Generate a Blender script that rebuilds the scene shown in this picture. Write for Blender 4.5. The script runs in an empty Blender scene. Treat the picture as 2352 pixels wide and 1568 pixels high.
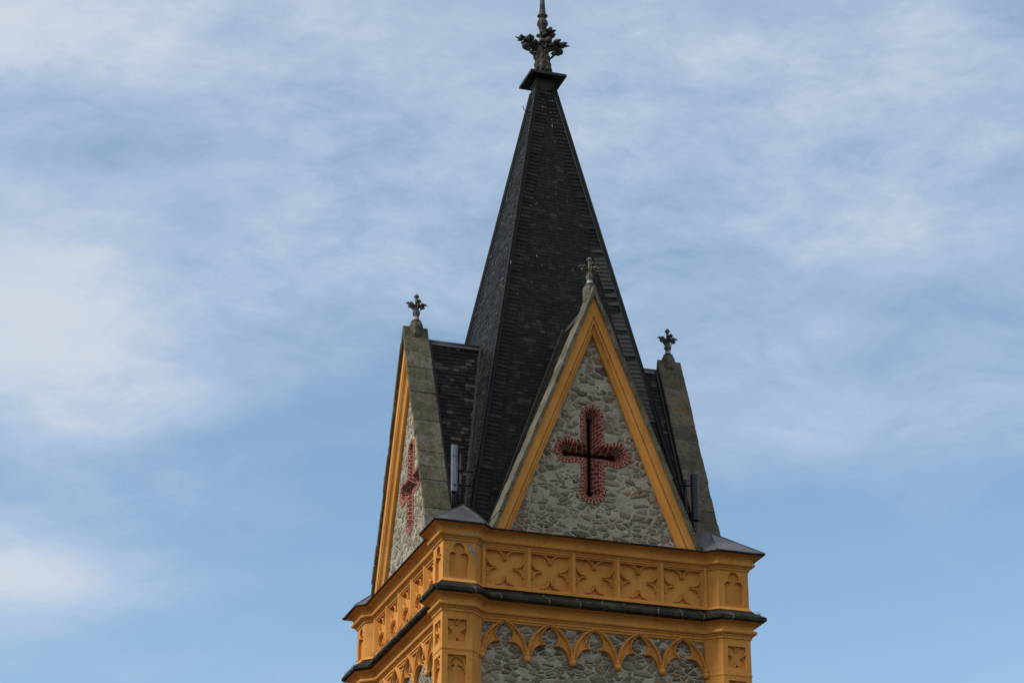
import bpy, math, random
import numpy as np
from mathutils import Vector, Matrix
from mathutils.geometry import tessellate_polygon

random.seed(11)
R = math.radians
scene = bpy.context.scene
COL = scene.collection
Z0 = 17.6                      # height of the string course above the ground

# ------------------------------------------------------------------ camera
cam_d = bpy.data.cameras.new("camera")
cam_o = bpy.data.objects.new("camera", cam_d)
COL.objects.link(cam_o)
CF = Vector((0.2881186, 0.86894893, 0.40238716))
CR = Vector((0.949089935, -0.315004502, 0.000676854))
CU = Vector((-0.12734192, -0.38170659, 0.91546934))
m = Matrix((CR, CU, -CF)).transposed().to_4x4()
m.translation = Vector((-17.36627967, -49.93557801, -15.90674925 + Z0))
cam_o.matrix_world = m
cam_d.sensor_width = 36.0
cam_d.lens = 5768.258 / 2449 * 36.0
cam_d.clip_end = 5000
scene.camera = cam_o

# ------------------------------------------------------------------ light
SUN = Vector((-0.84, -0.05, 0.70)).normalized()
sun_d = bpy.data.lights.new("sun", 'SUN')
sun_d.energy = 2.75
sun_d.angle = R(14)
sun_d.color = (1.0, 0.97, 0.91)
sun_o = bpy.data.objects.new("sun", sun_d)
sun_o.rotation_euler = SUN.to_track_quat('Z', 'Y').to_euler()
COL.objects.link(sun_o)

vs = scene.view_settings
vs.view_transform = 'Standard'
vs.look = 'None'
vs.gamma = 1
vs.use_curve_mapping = False
vs.exposure = 0.2


class NT:
    """small node-tree helper"""
    def __init__(s, tree):
        s.t = tree
        tree.nodes.clear()

    def n(s, kind, ins=None, **props):
        nd = s.t.nodes.new(kind)
        for k, v in props.items():
            setattr(nd, k, v)
        for k, v in (ins or {}).items():
            sk = nd.inputs[k]
            if isinstance(v, bpy.types.NodeSocket):
                s.t.links.new(v, sk)
            elif isinstance(v, bpy.types.Node):
                s.t.links.new(v.outputs[0], sk)
            else:
                sk.default_value = v
        return nd

    def m(s, op, a, b=0.0, c=0.0, clamp=False):
        return s.n('ShaderNodeMath', {0: a, 1: b, 2: c}, operation=op, use_clamp=clamp).outputs[0]

    def vm(s, op, a, b=(0, 0, 0)):
        nd = s.n('ShaderNodeVectorMath', {0: a, 1: b}, operation=op)
        return nd.outputs['Value'] if op in ('DOT_PRODUCT', 'LENGTH', 'DISTANCE') else nd.outputs[0]

    def mix(s, f, a, b, mode='MIX'):
        nd = s.n('ShaderNodeMix', {'Factor': f}, data_type='RGBA', blend_type=mode)
        for nm, v in (('A', a), ('B', b)):
            sk = [i for i in nd.inputs if i.name == nm and i.type == 'RGBA'][0]
            if isinstance(v, bpy.types.NodeSocket):
                s.t.links.new(v, sk)
            else:
                sk.default_value = (*v, 1) if len(v) == 3 else v
        return [o for o in nd.outputs if o.type == 'RGBA'][0]

    def ramp(s, f, stops, interp='LINEAR'):
        nd = s.n('ShaderNodeValToRGB', {'Fac': f})
        cr = nd.color_ramp
        cr.interpolation = interp
        while len(cr.elements) < len(stops):
            cr.elements.new(0.5)
        for e, (p, c) in zip(cr.elements, stops):
            e.position = p
            e.color = (*c, 1) if len(c) == 3 else c
        return nd.outputs[0]

    def step(s, v, lo, hi, a=0.0, b=1.0):
        return s.n('ShaderNodeMapRange', {'Value': v, 'From Min': lo, 'From Max': hi, 'To Min': a, 'To Max': b},
                   interpolation_type='SMOOTHSTEP').outputs[0]

    def noise(s, vec, scale, detail=4, rough=.55, dist=0.0, out=0):
        return s.n('ShaderNodeTexNoise', {'Vector': vec, 'Scale': scale, 'Detail': detail, 'Roughness': rough,
                                          'Distortion': dist}).outputs[out]

    def scalev(s, vec, sc):
        return s.n('ShaderNodeMapping', {'Vector': vec, 'Scale': sc}).outputs[0]


# ------------------------------------------------------------------ world: sky with thin high cloud
world = bpy.data.worlds.new("World")
scene.world = world
world.use_nodes = True
w = NT(world.node_tree)
sky = w.n('ShaderNodeTexSky', sky_type='NISHITA', sun_disc=False)
sky.sun_elevation = math.asin(SUN.z)
sky.sun_rotation = math.atan2(SUN.x, SUN.y)
sky.altitude = 300
sky.air_density = 1.0
sky.dust_density = 1.2
sky.ozone_density = 1.0
gen = w.n('ShaderNodeTexCoord').outputs['Generated']
dr = w.vm('DOT_PRODUCT', gen, tuple(CR))
du = w.vm('DOT_PRODUCT', gen, tuple(CU))
df = w.vm('DOT_PRODUCT', gen, tuple(CF))
dirv = w.n('ShaderNodeCombineXYZ', {0: dr, 1: df, 2: du}).outputs[0]


def blob(px, py, rx, ry, rot, amp):
    """a bank of cloud towards one direction of the sky (px, py on a 2352 wide chart of that part of the sky)"""
    k = 2449 / 2352 / 5768.258
    a0, b0 = (px - 1176) * k, (784 - py) * k
    x = w.m('SUBTRACT', dr, a0)
    y = w.m('SUBTRACT', du, b0)
    c, s_ = math.cos(R(rot)), math.sin(R(rot))
    xr = w.m('ADD', w.m('MULTIPLY', x, c / (rx * k)), w.m('MULTIPLY', y, s_ / (rx * k)))
    yr = w.m('ADD', w.m('MULTIPLY', x, -s_ / (ry * k)), w.m('MULTIPLY', y, c / (ry * k)))
    r2 = w.m('ADD', w.m('MULTIPLY', xr, xr), w.m('MULTIPLY', yr, yr))
    return w.m('MULTIPLY', w.m('EXPONENT', w.m('MULTIPLY', r2, -1.0)), amp)


warp = w.noise(dirv, 9, 3, .5, out=1)
wv = w.n('ShaderNodeVectorMath', {0: warp, 1: (-.5, -.5, -.5)}, operation='ADD').outputs[0]
wv = w.n('ShaderNodeVectorMath', {0: wv, 'Scale': .035}, operation='SCALE').outputs[0]
dw = w.n('ShaderNodeVectorMath', {0: dirv, 1: wv}, operation='ADD').outputs[0]
def layer(rot, sc, detail, rough, dist, src):
    return w.noise(w.n('ShaderNodeMapping', {'Vector': src, 'Rotation': (0, R(rot), 0), 'Scale': sc}).outputs[0], 1.0, detail, rough, dist)


n1 = layer(12, (10, 10, 24), 7, .55, .15, dw)
n2 = layer(-26, (24, 24, 58), 8, .62, .35, dw)
n3 = layer(0, (5, 5, 9), 3, .5, 0, dirv)
n4 = layer(30, (60, 60, 130), 6, .65, .5, dw)
dens = w.m('MULTIPLY', w.m('SUBTRACT', n1, .5), 1.05)
dens = w.m('ADD', dens, w.m('MULTIPLY', w.m('SUBTRACT', n2, .5), .78))
dens = w.m('ADD', dens, w.m('MULTIPLY', w.m('SUBTRACT', n4, .5), w.m('MULTIPLY', w.step(n3, .35, .6), .62)))
dens = w.m('ADD', dens, w.m('MULTIPLY', w.m('SUBTRACT', n3, .5), .5))
dens = w.m('ADD', dens, w.m('ADD', .29, w.m('MULTIPLY', du, 1.8)))
for b in ((60, 40, 420, 150, 0, .6), (40, 730, 330, 290, -10, .95), (500, 520, 480, 200, 12, .16),
          (60, 1310, 370, 80, -4, 1.1), (60, 1230, 250, 100, 0, .45), (40, 1420, 260, 60, 0, .4), (420, 930, 300, 80, 12, .34),
          (2050, 300, 420, 300, 30, .20), (2200, 520, 380, 90, 8, .22), (1900, 990, 520, 130, 5, .52),
          (1800, 720, 500, 130, 8, .2), (1550, 200, 500, 260, 20, .15), (900, 120, 500, 160, 0, .22),
          (1500, 1300, 1300, 260, 0, -.42), (800, 1050, 420, 140, 0, -.12), (2330, 40, 120, 60, 0, -.4)):
    dens = w.m('ADD', dens, blob(*b))
cov = w.step(dens, -.25, 1.15)
thick = w.step(dens, .6, 1.35)
cloud = w.mix(thick, (2.95, 3.58, 4.5), (3.8, 4.08, 4.55))
tinted = w.mix(1.0, sky.outputs[0], (.97, 1.05, 1.01), 'MULTIPLY')
col = w.mix(w.m('MULTIPLY', cov, .92), tinted, cloud)
bg = w.n('ShaderNodeBackground', {'Color': col, 'Strength': 0.15})
w.n('ShaderNodeOutputWorld', {'Surface': bg})


# ------------------------------------------------------------------ materials
def material(name, fn, rough=.8, spec=.3, metal=0.0):
    mt = bpy.data.materials.new(name)
    mt.use_nodes = True
    t = NT(mt.node_tree)
    bs = t.n('ShaderNodeBsdfPrincipled', {'Roughness': rough, 'Metallic': metal, 'Specular IOR Level': spec})
    t.n('ShaderNodeOutputMaterial', {'Surface': bs})
    pos = t.n('ShaderNodeNewGeometry').outputs['Position']
    fn(t, bs, pos)
    return mt


def link(t, v, bs, name):
    t.t.links.new(v, bs.inputs[name])


def bump(t, bs, h, strength=.5, dist=.01):
    link(t, t.n('ShaderNodeBump', {'Height': h, 'Strength': strength, 'Distance': dist}).outputs[0], bs, 'Normal')


def near(t, pos, c, rad, vary):
    """ragged patch round the world point c"""
    d = t.vm('DISTANCE', pos, (c[0], c[1], c[2] + Z0))
    nz = t.noise(pos, 13, 4, .6)
    d = t.m('ADD', d, t.m('MULTIPLY', t.m('SUBTRACT', nz, .5), vary))
    return t.step(d, rad, rad * .82)


def m_render(t, bs, pos):
    a = t.noise(pos, 1.1, 5, .6)
    b = t.noise(t.scalev(pos, (9, 9, 1.4)), 1.0, 4, .6)
    c = t.noise(pos, 14, 4, .6)
    base = t.ramp(a, [(.25, (.49, .205, .042)), (.5, (.575, .252, .054)), (.75, (.64, .305, .074))])
    base = t.mix(t.m('MULTIPLY', t.step(b, .52, .74), .42), base, (.34, .145, .035))
    base = t.mix(t.m('MULTIPLY', t.step(c, .55, .78), .30), base, (.40, .19, .055))
    base = t.mix(t.m('MULTIPLY', t.step(t.noise(t.scalev(pos, (16, 16, 1.1)), 1.0, 3, .6), .62, .74), .22), base, (.66, .40, .17))
    grime = t.m('MULTIPLY', t.step(t.noise(t.scalev(pos, (7, 7, .8)), 1.0, 5, .65), .55, .70), t.step(t.noise(pos, .8, 3), .42, .58))
    base = t.mix(t.m('MULTIPLY', grime, .38), base, (.27, .135, .048))
    crk = t.n('ShaderNodeTexVoronoi', {'Vector': t.n('ShaderNodeVectorMath', {0: pos, 1: t.n('ShaderNodeVectorMath', {0: t.noise(pos, 5, 4, .6, out=1), 'Scale': .35}, operation='SCALE').outputs[0]}, operation='ADD').outputs[0],
                                       'Scale': 1.1}, feature='DISTANCE_TO_EDGE').outputs['Distance']
    crk = t.m('MULTIPLY', t.step(crk, .007, .003), t.step(t.noise(pos, .9, 2), .50, .56))
    base = t.mix(t.m('MULTIPLY', crk, .7), base, (.17, .085, .035))
    # worn, flaked paint: scattered chips and the places where the plaster has broken away
    chip = t.m('MULTIPLY', t.step(t.noise(pos, 7.5, 6, .65), .685, .72), t.step(t.noise(pos, .55, 2), .50, .56))
    base = t.mix(t.m('MULTIPLY', chip, .8), base, (.36, .31, .25))
    flaw = None
    for p, r_ in (((-2.90, -3.5, .70), .075), ((-2.85, -3.5, .62), .075), ((-2.80, -3.47, .56), .07),
                  ((-2.74, -3.44, .48), .055), ((-2.70, -3.40, .40), .05), ((-3.17, -3.5, .775), .04),
                  ((-3.0, -3.62, .95), .05), ((-2.82, -3.62, .93), .045), ((-2.62, -3.40, .80), .07),
                  ((-3.6, -2.9, .86), .07), ((-3.5, -3.0, .72), .05), ((-2.47, -3.32, .56), .05), ((-2.05, -3.36, .66), .045),
                  ((-3.5, 2.9, .62), .05)):
        k = near(t, pos, p, r_ * .98, .17)
        flaw = k if flaw is None else t.m('MAXIMUM', flaw, k)
    inner = t.step(t.noise(pos, 22, 3), .5, .62)
    base = t.mix(flaw, base, t.mix(inner, (.34, .29, .22), (.17, .10, .065)))
    link(t, base, bs, 'Base Color')
    h = t.m('SUBTRACT', t.m('ADD', t.noise(pos, 60, 4, .6), t.m('MULTIPLY', a, .7)), t.m('MULTIPLY', flaw, 2.2))
    bump(t, bs, h, .35, .012)


def m_rubble(t, bs, pos):
    wz = t.noise(pos, 3.2, 3, .55, out=1)
    wz = t.n('ShaderNodeVectorMath', {0: wz, 1: (-.5, -.5, -.5)}, operation='ADD').outputs[0]
    wz = t.n('ShaderNodeVectorMath', {0: wz, 'Scale': .15}, operation='SCALE').outputs[0]
    p = t.n('ShaderNodeVectorMath', {0: pos, 1: wz}, operation='ADD').outputs[0]
    sel = t.step(t.noise(pos, .9, 2, .5), .47, .53)

    def layer(sc, off):
        q = t.n('ShaderNodeMapping', {'Vector': p, 'Location': off, 'Scale': sc}).outputs[0]
        e = t.n('ShaderNodeTexVoronoi', {'Vector': q, 'Scale': 1.0, 'Randomness': .86}, feature='DISTANCE_TO_EDGE').outputs['Distance']
        c = t.n('ShaderNodeTexVoronoi', {'Vector': q, 'Scale': 1.0, 'Randomness': .86}, feature='F1').outputs['Color']
        return e, c
    e1, c1 = layer((3.0, 3.0, 5.6), (3.1, 1.7, 0))
    e2, c2 = layer((5.0, 5.0, 9.5), (7.3, 2.2, 5))
    e = t.m('ADD', t.m('MULTIPLY', e1, t.m('SUBTRACT', 1.0, sel)), t.m('MULTIPLY', e2, sel))
    c = t.mix(sel, c1, c2)
    sp = t.n('ShaderNodeSeparateColor', {0: c})
    fine = t.noise(pos, 16, 7, .7)
    rag = t.m('ADD', t.m('MULTIPLY', t.m('SUBTRACT', t.noise(pos, 5, 5, .65), .5), .30), t.m('MULTIPLY', t.m('SUBTRACT', t.noise(pos, 17, 5, .7), .5), .20))
    mort = t.m('ADD', e, rag)
    mask = t.step(mort, .035, .10)                   # 1 = stone
    gone = t.step(sp.outputs[1], .78, .84)            # some stones lie under the pointing
    mask = t.m('MULTIPLY', mask, t.m('SUBTRACT', 1.0, t.m('MULTIPLY', gone, .8)))
    stone = t.ramp(sp.outputs[0], [(0, (.085, .070, .052)), (.15, (.23, .188, .125)), (.34, (.175, .148, .108)), (.52, (.31, .245, .155)),
                                   (.68, (.21, .186, .146)), (.8, (.26, .165, .075)), (.9, (.10, .084, .06)), (1, (.35, .295, .205))])
    stone = t.mix(t.m('MULTIPLY', t.step(fine, .44, .68), .5), stone, (.28, .245, .18))
    stone = t.mix(t.m('MULTIPLY', t.step(t.noise(pos, 27, 5, .7), .53, .70), .6), stone, (.055, .05, .042))
    mc = t.ramp(t.noise(pos, 2.2, 6, .65), [(.3, (.30, .270, .205)), (.5, (.40, .360, .278)), (.7, (.50, .455, .355))])
    mc = t.mix(t.m('MULTIPLY', t.step(fine, .5, .68), .55), mc, (.20, .18, .142))
    mc = t.mix(t.m('MULTIPLY', t.step(t.noise(pos, 34, 4, .7), .56, .70), .5), mc, (.50, .47, .40))
    link(t, t.mix(mask, mc, stone), bs, 'Base Color')
    h = t.m('ADD', t.m('MULTIPLY', mask, t.m('MINIMUM', t.m('MULTIPLY', e, 1.8), .5)), t.m('MULTIPLY', t.noise(pos, 11, 7, .7), .6))
    bump(t, bs, h, 1.0, .08)


def m_brick(t, bs, pos):
    uv = t.n('ShaderNodeUVMap').outputs[0]
    br = t.n('ShaderNodeTexBrick', {'Vector': uv, 'Color1': (.225, .042, .022, 1), 'Color2': (.125, .024, .015, 1), 'Mortar': (.44, .345, .285, 1),
                                    'Scale': 1.0, 'Mortar Size': .0066, 'Mortar Smooth': .25, 'Bias': -.1, 'Brick Width': .155, 'Row Height': .079},
             offset=.5)
    f = t.noise(pos, 25, 4, .6)
    c = t.mix(t.m('MULTIPLY', t.step(f, .55, .8), .35), br.outputs[0], (.40, .20, .15))
    c = t.mix(t.m('MULTIPLY', t.step(t.noise(pos, 6, 4, .6), .6, .75), .30), c, (.34, .24, .19))
    link(t, c, bs, 'Base Color')
    bump(t, bs, t.m('ADD', t.m('MULTIPLY', br.outputs[1], -1.0), t.m('MULTIPLY', f, .3)), .6, .012)


def m_slate(t, bs, pos):
    uv = t.n('ShaderNodeSeparateXYZ', {0: t.n('ShaderNodeUVMap').outputs[0]})
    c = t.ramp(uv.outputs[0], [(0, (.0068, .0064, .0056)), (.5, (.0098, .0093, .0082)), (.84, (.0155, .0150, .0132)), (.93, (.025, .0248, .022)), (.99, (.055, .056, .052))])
    st = t.noise(t.scalev(pos, (5, 5, .9)), 1.0, 5, .6)
    c = t.mix(t.m('MULTIPLY', t.step(st, .5, .75), .4), c, (.024, .025, .0235))
    drip = t.noise(t.scalev(pos, (30, 30, 6)), 1.0, 2, .5)
    where = t.step(t.noise(t.scalev(pos, (1.8, 1.8, .5)), 1.0, 2), .55, .62)
    hgt = t.n('ShaderNodeSeparateXYZ', {0: pos}).outputs[2]
    where = t.m('MULTIPLY', where, t.step(hgt, Z0 + 6.5, Z0 + 8.5))
    c = t.mix(t.m('MULTIPLY', t.step(drip, .70, .73), where), c, (.55, .55, .52))
    link(t, c, bs, 'Base Color')
    link(t, t.m('ADD', .42, t.m('MULTIPLY', uv.outputs[1], .25)), bs, 'Roughness')
    bump(t, bs, t.noise(pos, 40, 4, .6), .25, .006)


def m_coping(t, bs, pos):
    uv = t.n('ShaderNodeSeparateXYZ', {0: t.n('ShaderNodeUVMap').outputs[0]}).outputs[0]
    c = t.ramp(uv, [(0, (.105, .092, .064)), (.5, (.135, .118, .084)), (1, (.165, .147, .108))])
    c = t.mix(t.m('MULTIPLY', t.step(t.noise(pos, 2.6, 5, .6), .46, .62), .75), c, (.070, .072, .036))
    c = t.mix(t.m('MULTIPLY', t.step(t.noise(pos, 7, 6, .7), .50, .64), .65), c, (.048, .045, .035))
    c = t.mix(t.m('MULTIPLY', t.step(t.noise(pos, 10, 6, .72), .60, .70), .75), c, (.36, .335, .265))
    rust = t.step(t.vm('DISTANCE', t.scalev(pos, (1, 1, .45)), (3.5, -.35, (Z0 + 5.4) * .45)), .75, .25)
    c = t.mix(t.m('MULTIPLY', rust, t.m('MULTIPLY', t.step(t.noise(pos, 4, 4), .4, .6), .5)), c, (.20, .075, .022))
    link(t, c, bs, 'Base Color')
    bump(t, bs, t.noise(pos, 18, 6, .7), .9, .03)


def m_string(t, bs, pos):
    uv = t.n('ShaderNodeSeparateXYZ', {0: t.n('ShaderNodeUVMap').outputs[0]}).outputs[0]
    j = t.m('ADD', t.m('MULTIPLY', uv, 1 / .62), t.m('MULTIPLY', t.noise(pos, .8, 1), 1.2))
    j = t.m('ADD', j, t.m('MULTIPLY', t.noise(pos, 12, 3), .03))
    fr = t.m('ABSOLUTE', t.m('SUBTRACT', t.m('FRACT', j), .5))
    line = t.m('MULTIPLY', t.step(fr, .017, .009), t.step(t.noise(pos, 3.2, 2), .36, .5))
    c = t.ramp(t.noise(pos, 2.4, 5, .6), [(.3, (.015, .0135, .011)), (.5, (.027, .025, .019)), (.7, (.060, .057, .034))])
    c = t.mix(t.m('MULTIPLY', t.step(t.noise(pos, 14, 5, .7), .58, .7), .5), c, (.11, .11, .085))
    c = t.mix(t.m('MULTIPLY', line, .7), c, (.27, .26, .22))
    link(t, c, bs, 'Base Color')
    bump(t, bs, t.m('ADD', t.noise(pos, 30, 5, .7), line), .5, .012)


def m_lead(t, bs, pos):
    c = t.ramp(t.noise(pos, 2.2, 5, .6), [(.3, (.045, .047, .050)), (.55, (.072, .075, .079)), (.75, (.11, .113, .117))])
    sc = t.step(t.noise(t.n('ShaderNodeMapping', {'Vector': pos, 'Rotation': (0, R(40), R(25)), 'Scale': (3, 3, 22)}).outputs[0], 1.0, 4, .6), .66, .72)
    c = t.mix(t.m('MULTIPLY', sc, .7), c, (.34, .36, .38))
    link(t, c, bs, 'Base Color')
    bump(t, bs, t.noise(pos, 5, 4, .6), .3, .02)


def m_dark_metal(t, bs, pos):
    c = t.ramp(t.noise(pos, 3.5, 5, .6), [(.3, (.010, .0096, .0086)), (.55, (.016, .0153, .0133)), (.75, (.036, .032, .026))])
    link(t, c, bs, 'Base Color')
    bump(t, bs, t.noise(pos, 12, 4, .6), .3, .01)


def m_finial(t, bs, pos, g=1.0):
    c = t.ramp(t.noise(pos, 7, 5, .6), [(.3, (.032 * g, .030 * g, .024 * g)), (.5, (.058 * g, .053 * g, .041 * g)), (.72, (.13 * g, .12 * g, .095 * g))])
    c = t.mix(t.m('MULTIPLY', t.step(t.noise(pos, 17, 5, .65), .55, .68), .6), c, (.02, .019, .015))
    link(t, c, bs, 'Base Color')
    bump(t, bs, t.noise(pos, 22, 5, .65), .9, .05)


def m_plain(col, vary=.25, sc=6):
    def f(t, bs, pos):
        d = tuple(x * (1 - vary) for x in col)
        link(t, t.mix(t.step(t.noise(pos, sc, 4, .6), .4, .65), col, d), bs, 'Base Color')
    return f


M = dict(
    render=material('ochre_render', m_render, .85, .2),
    rubble=material('rubble_masonry', m_rubble, .9, .2),
    brick=material('red_brick', m_brick, .85, .2),
    slate=material('roof_slate', m_slate, .55, .13),
    coping=material('weathered_stone', m_coping, .92, .15),
    string=material('dark_stone', m_string, .9, .12),
    lead=material('lead_sheet', m_lead, .45, .5),
    metal=material('dark_metal', m_dark_metal, .5, .3),
    finial=material('finial_stone', m_finial, .75, .25),
    pale_stone=material('pale_finial_stone', lambda t, bs, pos: m_finial(t, bs, pos, 2.5), .8, .2),
    pale=material('pale_mortar', m_plain((.42, .41, .38), .4, 20), .8),
    joint=material('old_mortar', m_plain((.34, .32, .265), .45, 7), .9),
    void=material('dark_interior', m_plain((.006, .006, .006), .2), .9, .0),
    panel=material('antenna_grey', m_plain((.21, .245, .26), .25, 5), .5),
    tube=material('antenna_dark', m_plain((.036, .041, .050), .35, 5), .45),
    weed=material('dry_weed', m_plain((.16, .13, .06), .4, 20), .9),
    ground=material('ground_gravel', m_plain((.05, .052, .04), .4, .6), .95),
)


# ------------------------------------------------------------------ mesh builder
class MB:
    def __init__(s):
        s.v, s.f, s.uv, s.sm = [], [], [], []

    def face(s, pts, uv=None, smooth=False):
        i = len(s.v)
        s.v += [tuple(p) for p in pts]
        s.f.append(tuple(range(i, i + len(pts))))
        s.uv.append(uv or [(.5, .5)] * len(pts))
        s.sm.append(smooth)

    def grid(s, rows, close=False, smooth=False, uv=None):
        """rows of points -> quads (shared vertices)"""
        i = len(s.v)
        n = len(rows[0])
        for r in rows:
            s.v += [tuple(p) for p in r]
        for a in range(len(rows) - 1):
            for b in range(n if close else n - 1):
                c = (b + 1) % n
                s.f.append((i + a * n + b, i + a * n + c, i + (a + 1) * n + c, i + (a + 1) * n + b))
                s.sm.append(smooth)
                if uv:
                    s.uv.append([uv(a, b), uv(a, b + 1), uv(a + 1, b + 1), uv(a + 1, b)])
                else:
                    s.uv.append([(.5, .5)] * 4)

    def prism(s, poly, y0, y1, holes=(), back=True, uv=None):
        """polygon (x,z) extruded along y from y0 (front) to y1, with holes"""
        loops = [list(poly)] + [list(h) for h in holes]
        flat = [p for l in loops for p in l]
        tris = tessellate_polygon([[Vector((p[0], p[1], 0)) for p in l] for l in loops])
        for t in tris:
            s.face([(flat[k][0], y0, flat[k][1]) for k in t], uv and [uv] * 3)
            if back:
                s.face([(flat[k][0], y1, flat[k][1]) for k in reversed(t)], uv and [uv] * 3)
        for l in loops:
            for a in range(len(l)):
                p, q = l[a], l[(a + 1) % len(l)]
                s.face([(p[0], y0, p[1]), (q[0], y0, q[1]), (q[0], y1, q[1]), (p[0], y1, p[1])], uv and [uv] * 4)

    def plan(s, poly, z0, z1, cap=True):
        """plan polygon (x,y) extruded upwards"""
        n = len(poly)
        for a in range(n):
            p, q = poly[a], poly[(a + 1) % n]
            s.face([(p[0], p[1], z0), (q[0], q[1], z0), (q[0], q[1], z1), (p[0], p[1], z1)])
        if cap:
            tris = tessellate_polygon([[Vector((p[0], p[1], 0)) for p in poly]])
            for t in tris:
                s.face([(*poly[k], z1) for k in t])
                s.face([(*poly[k], z0) for k in t])

    def hexa(s, b, t, uv=None):
        """8 corner points: bottom four, top four"""
        for q in ((b[0], b[1], b[2], b[3]), (t[0], t[1], t[2], t[3]), (b[0], b[1], t[1], t[0]), (b[1], b[2], t[2], t[1]),
                  (b[2], b[3], t[3], t[2]), (b[3], b[0], t[0], t[3])):
            s.face(q, uv and [uv] * 4)

    def box(s, x0, x1, y0, y1, z0, z1, uv=None):
        s.hexa([(x0, y0, z0), (x1, y0, z0), (x1, y1, z0), (x0, y1, z0)], [(x0, y0, z1), (x1, y0, z1), (x1, y1, z1), (x0, y1, z1)], uv)

    def lathe(s, prof, cx=0, cy=0, n=16, smooth=True, rot=0.0, mod=None):
        rows = []
        for r, z in prof:
            rows.append([(cx + r * (mod(k, z) if mod else 1) * math.cos(2 * math.pi * k / n + rot),
                          cy + r * (mod(k, z) if mod else 1) * math.sin(2 * math.pi * k / n + rot), z) for k in range(n)])
        s.grid(rows, close=True, smooth=smooth)

    def tube(s, pts, rad, n=8, smooth=True, cap=True):
        pts = [Vector(p) for p in pts]
        rads = rad if isinstance(rad, (list, tuple)) else [rad] * len(pts)
        rows = []
        for i, p in enumerate(pts):
            d = (pts[min(i + 1, len(pts) - 1)] - pts[max(i - 1, 0)]).normalized()
            a = d.orthogonal().normalized() if abs(d.z) > .9 else d.cross(Vector((0, 0, 1))).normalized()
            b = d.cross(a)
            rows.append([p + (a * math.cos(2 * math.pi * k / n) + b * math.sin(2 * math.pi * k / n)) * rads[i] for k in range(n)])
        s.grid(rows, close=True, smooth=smooth)
        if cap:
            s.face(rows[0])
            s.face(rows[-1])

    def lump(s, c, r, sc=(1, 1, 1), jit=.0, nu=10, nv=7):
        rows = []
        ph = random.random() * 6
        for j in range(nv + 1):
            th = math.pi * j / nv
            row = []
            for k in range(nu):
                f = 2 * math.pi * k / nu
                q = 1 + jit * math.sin(3 * f + ph) * math.sin(th * 2 + ph) + jit * .6 * math.cos(5 * f + 2 * ph + th * 3)
                row.append((c[0] + r * sc[0] * q * math.sin(th) * math.cos(f), c[1] + r * sc[1] * q * math.sin(th) * math.sin(f),
                            c[2] + r * sc[2] * q * math.cos(th)))
            rows.append(row)
        s.grid(rows, close=True, smooth=True)

    def build(s, name, mat, parent=None, bevel=0.0, dz=Z0):
        me = bpy.data.meshes.new(name)
        me.from_pydata([(x, y, z + dz) for x, y, z in s.v], [], s.f)
        uvl = me.uv_layers.new(name='uv')
        flat = [c for fu in s.uv for c in fu]
        uvl.data.foreach_set('uv', [x for c in flat for x in c])
        me.polygons.foreach_set('use_smooth', s.sm)
        me.materials.append(mat)
        import bmesh
        bm = bmesh.new()
        bm.from_mesh(me)
        bmesh.ops.remove_doubles(bm, verts=bm.verts, dist=.0004)
        bmesh.ops.recalc_face_normals(bm, faces=bm.faces)
        bm.to_mesh(me)
        bm.free()
        o = bpy.data.objects.new(name, me)
        COL.objects.link(o)
        if parent:
            o.parent = parent
        if bevel:
            b = o.modifiers.new('edge', 'BEVEL')
            b.width = bevel
            b.segments = 2
            b.limit_method = 'ANGLE'
            b.angle_limit = R(35)
        return o


def tag(o, label=None, cat=None, group=None, kind=None):
    for k, v in (('label', label), ('category', cat), ('group', group), ('kind', kind)):
        if v:
            o[k] = v
    return o


def dup(o, parent, rot=None):
    c = o.copy()
    COL.objects.link(c)
    c.parent = parent
    if rot is not None:
        c.rotation_euler.z = rot
    for ch in list(o.children):
        dup(ch, c)
    return c


def four(o, parent):
    """the same part on the other three sides of the tower"""
    return [o] + [dup(o, parent, -k * math.pi / 2) for k in (1, 2, 3)]


def offset(poly, d):
    """mitred outward offset of a closed counter-clockwise polygon"""
    n = len(poly)
    out = []
    for i in range(n):
        p0, p1, p2 = Vector(poly[i - 1]), Vector(poly[i]), Vector(poly[(i + 1) % n])
        a = (p1 - p0).normalized()
        b = (p2 - p1).normalized()
        na, nb = Vector((a.y, -a.x)), Vector((b.y, -b.x))
        k = (na + nb)
        k = k / (k.dot(na)) if abs(k.dot(na)) > 1e-6 else na
        out.append(tuple(p1 + k * d))
    return out


A = 3.5


def tower_outline(wd, d):
    f = [(-A, -A), (-A + wd, -A), (-A + wd + d, -A + d), (A - wd - d, -A + d), (A - wd, -A)]
    out = []
    for k in range(4):
        c, s_ = math.cos(k * math.pi / 2), math.sin(k * math.pi / 2)
        out += [(round(x * c - y * s_, 6), round(x * s_ + y * c, 6)) for x, y in f]
    return out


def sweep(mb, prof, poly, smooth=False):
    rows = []
    for o, z in prof:
        rows.append([(x, y, z) for x, y in offset(poly, o)])
    L = [0.0]
    n = len(poly)
    for i in range(n):
        L.append(L[-1] + (Vector(poly[(i + 1) % n]) - Vector(poly[i])).length)
    mb.grid(rows, close=True, smooth=smooth, uv=lambda a, b: (L[b], a))


def arc(cx, cz, r, a0, a1, n=10):
    return [(cx + r * math.cos(R(a0 + (a1 - a0) * i / n)), cz + r * math.sin(R(a0 + (a1 - a0) * i / n))) for i in range(n + 1)]


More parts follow.
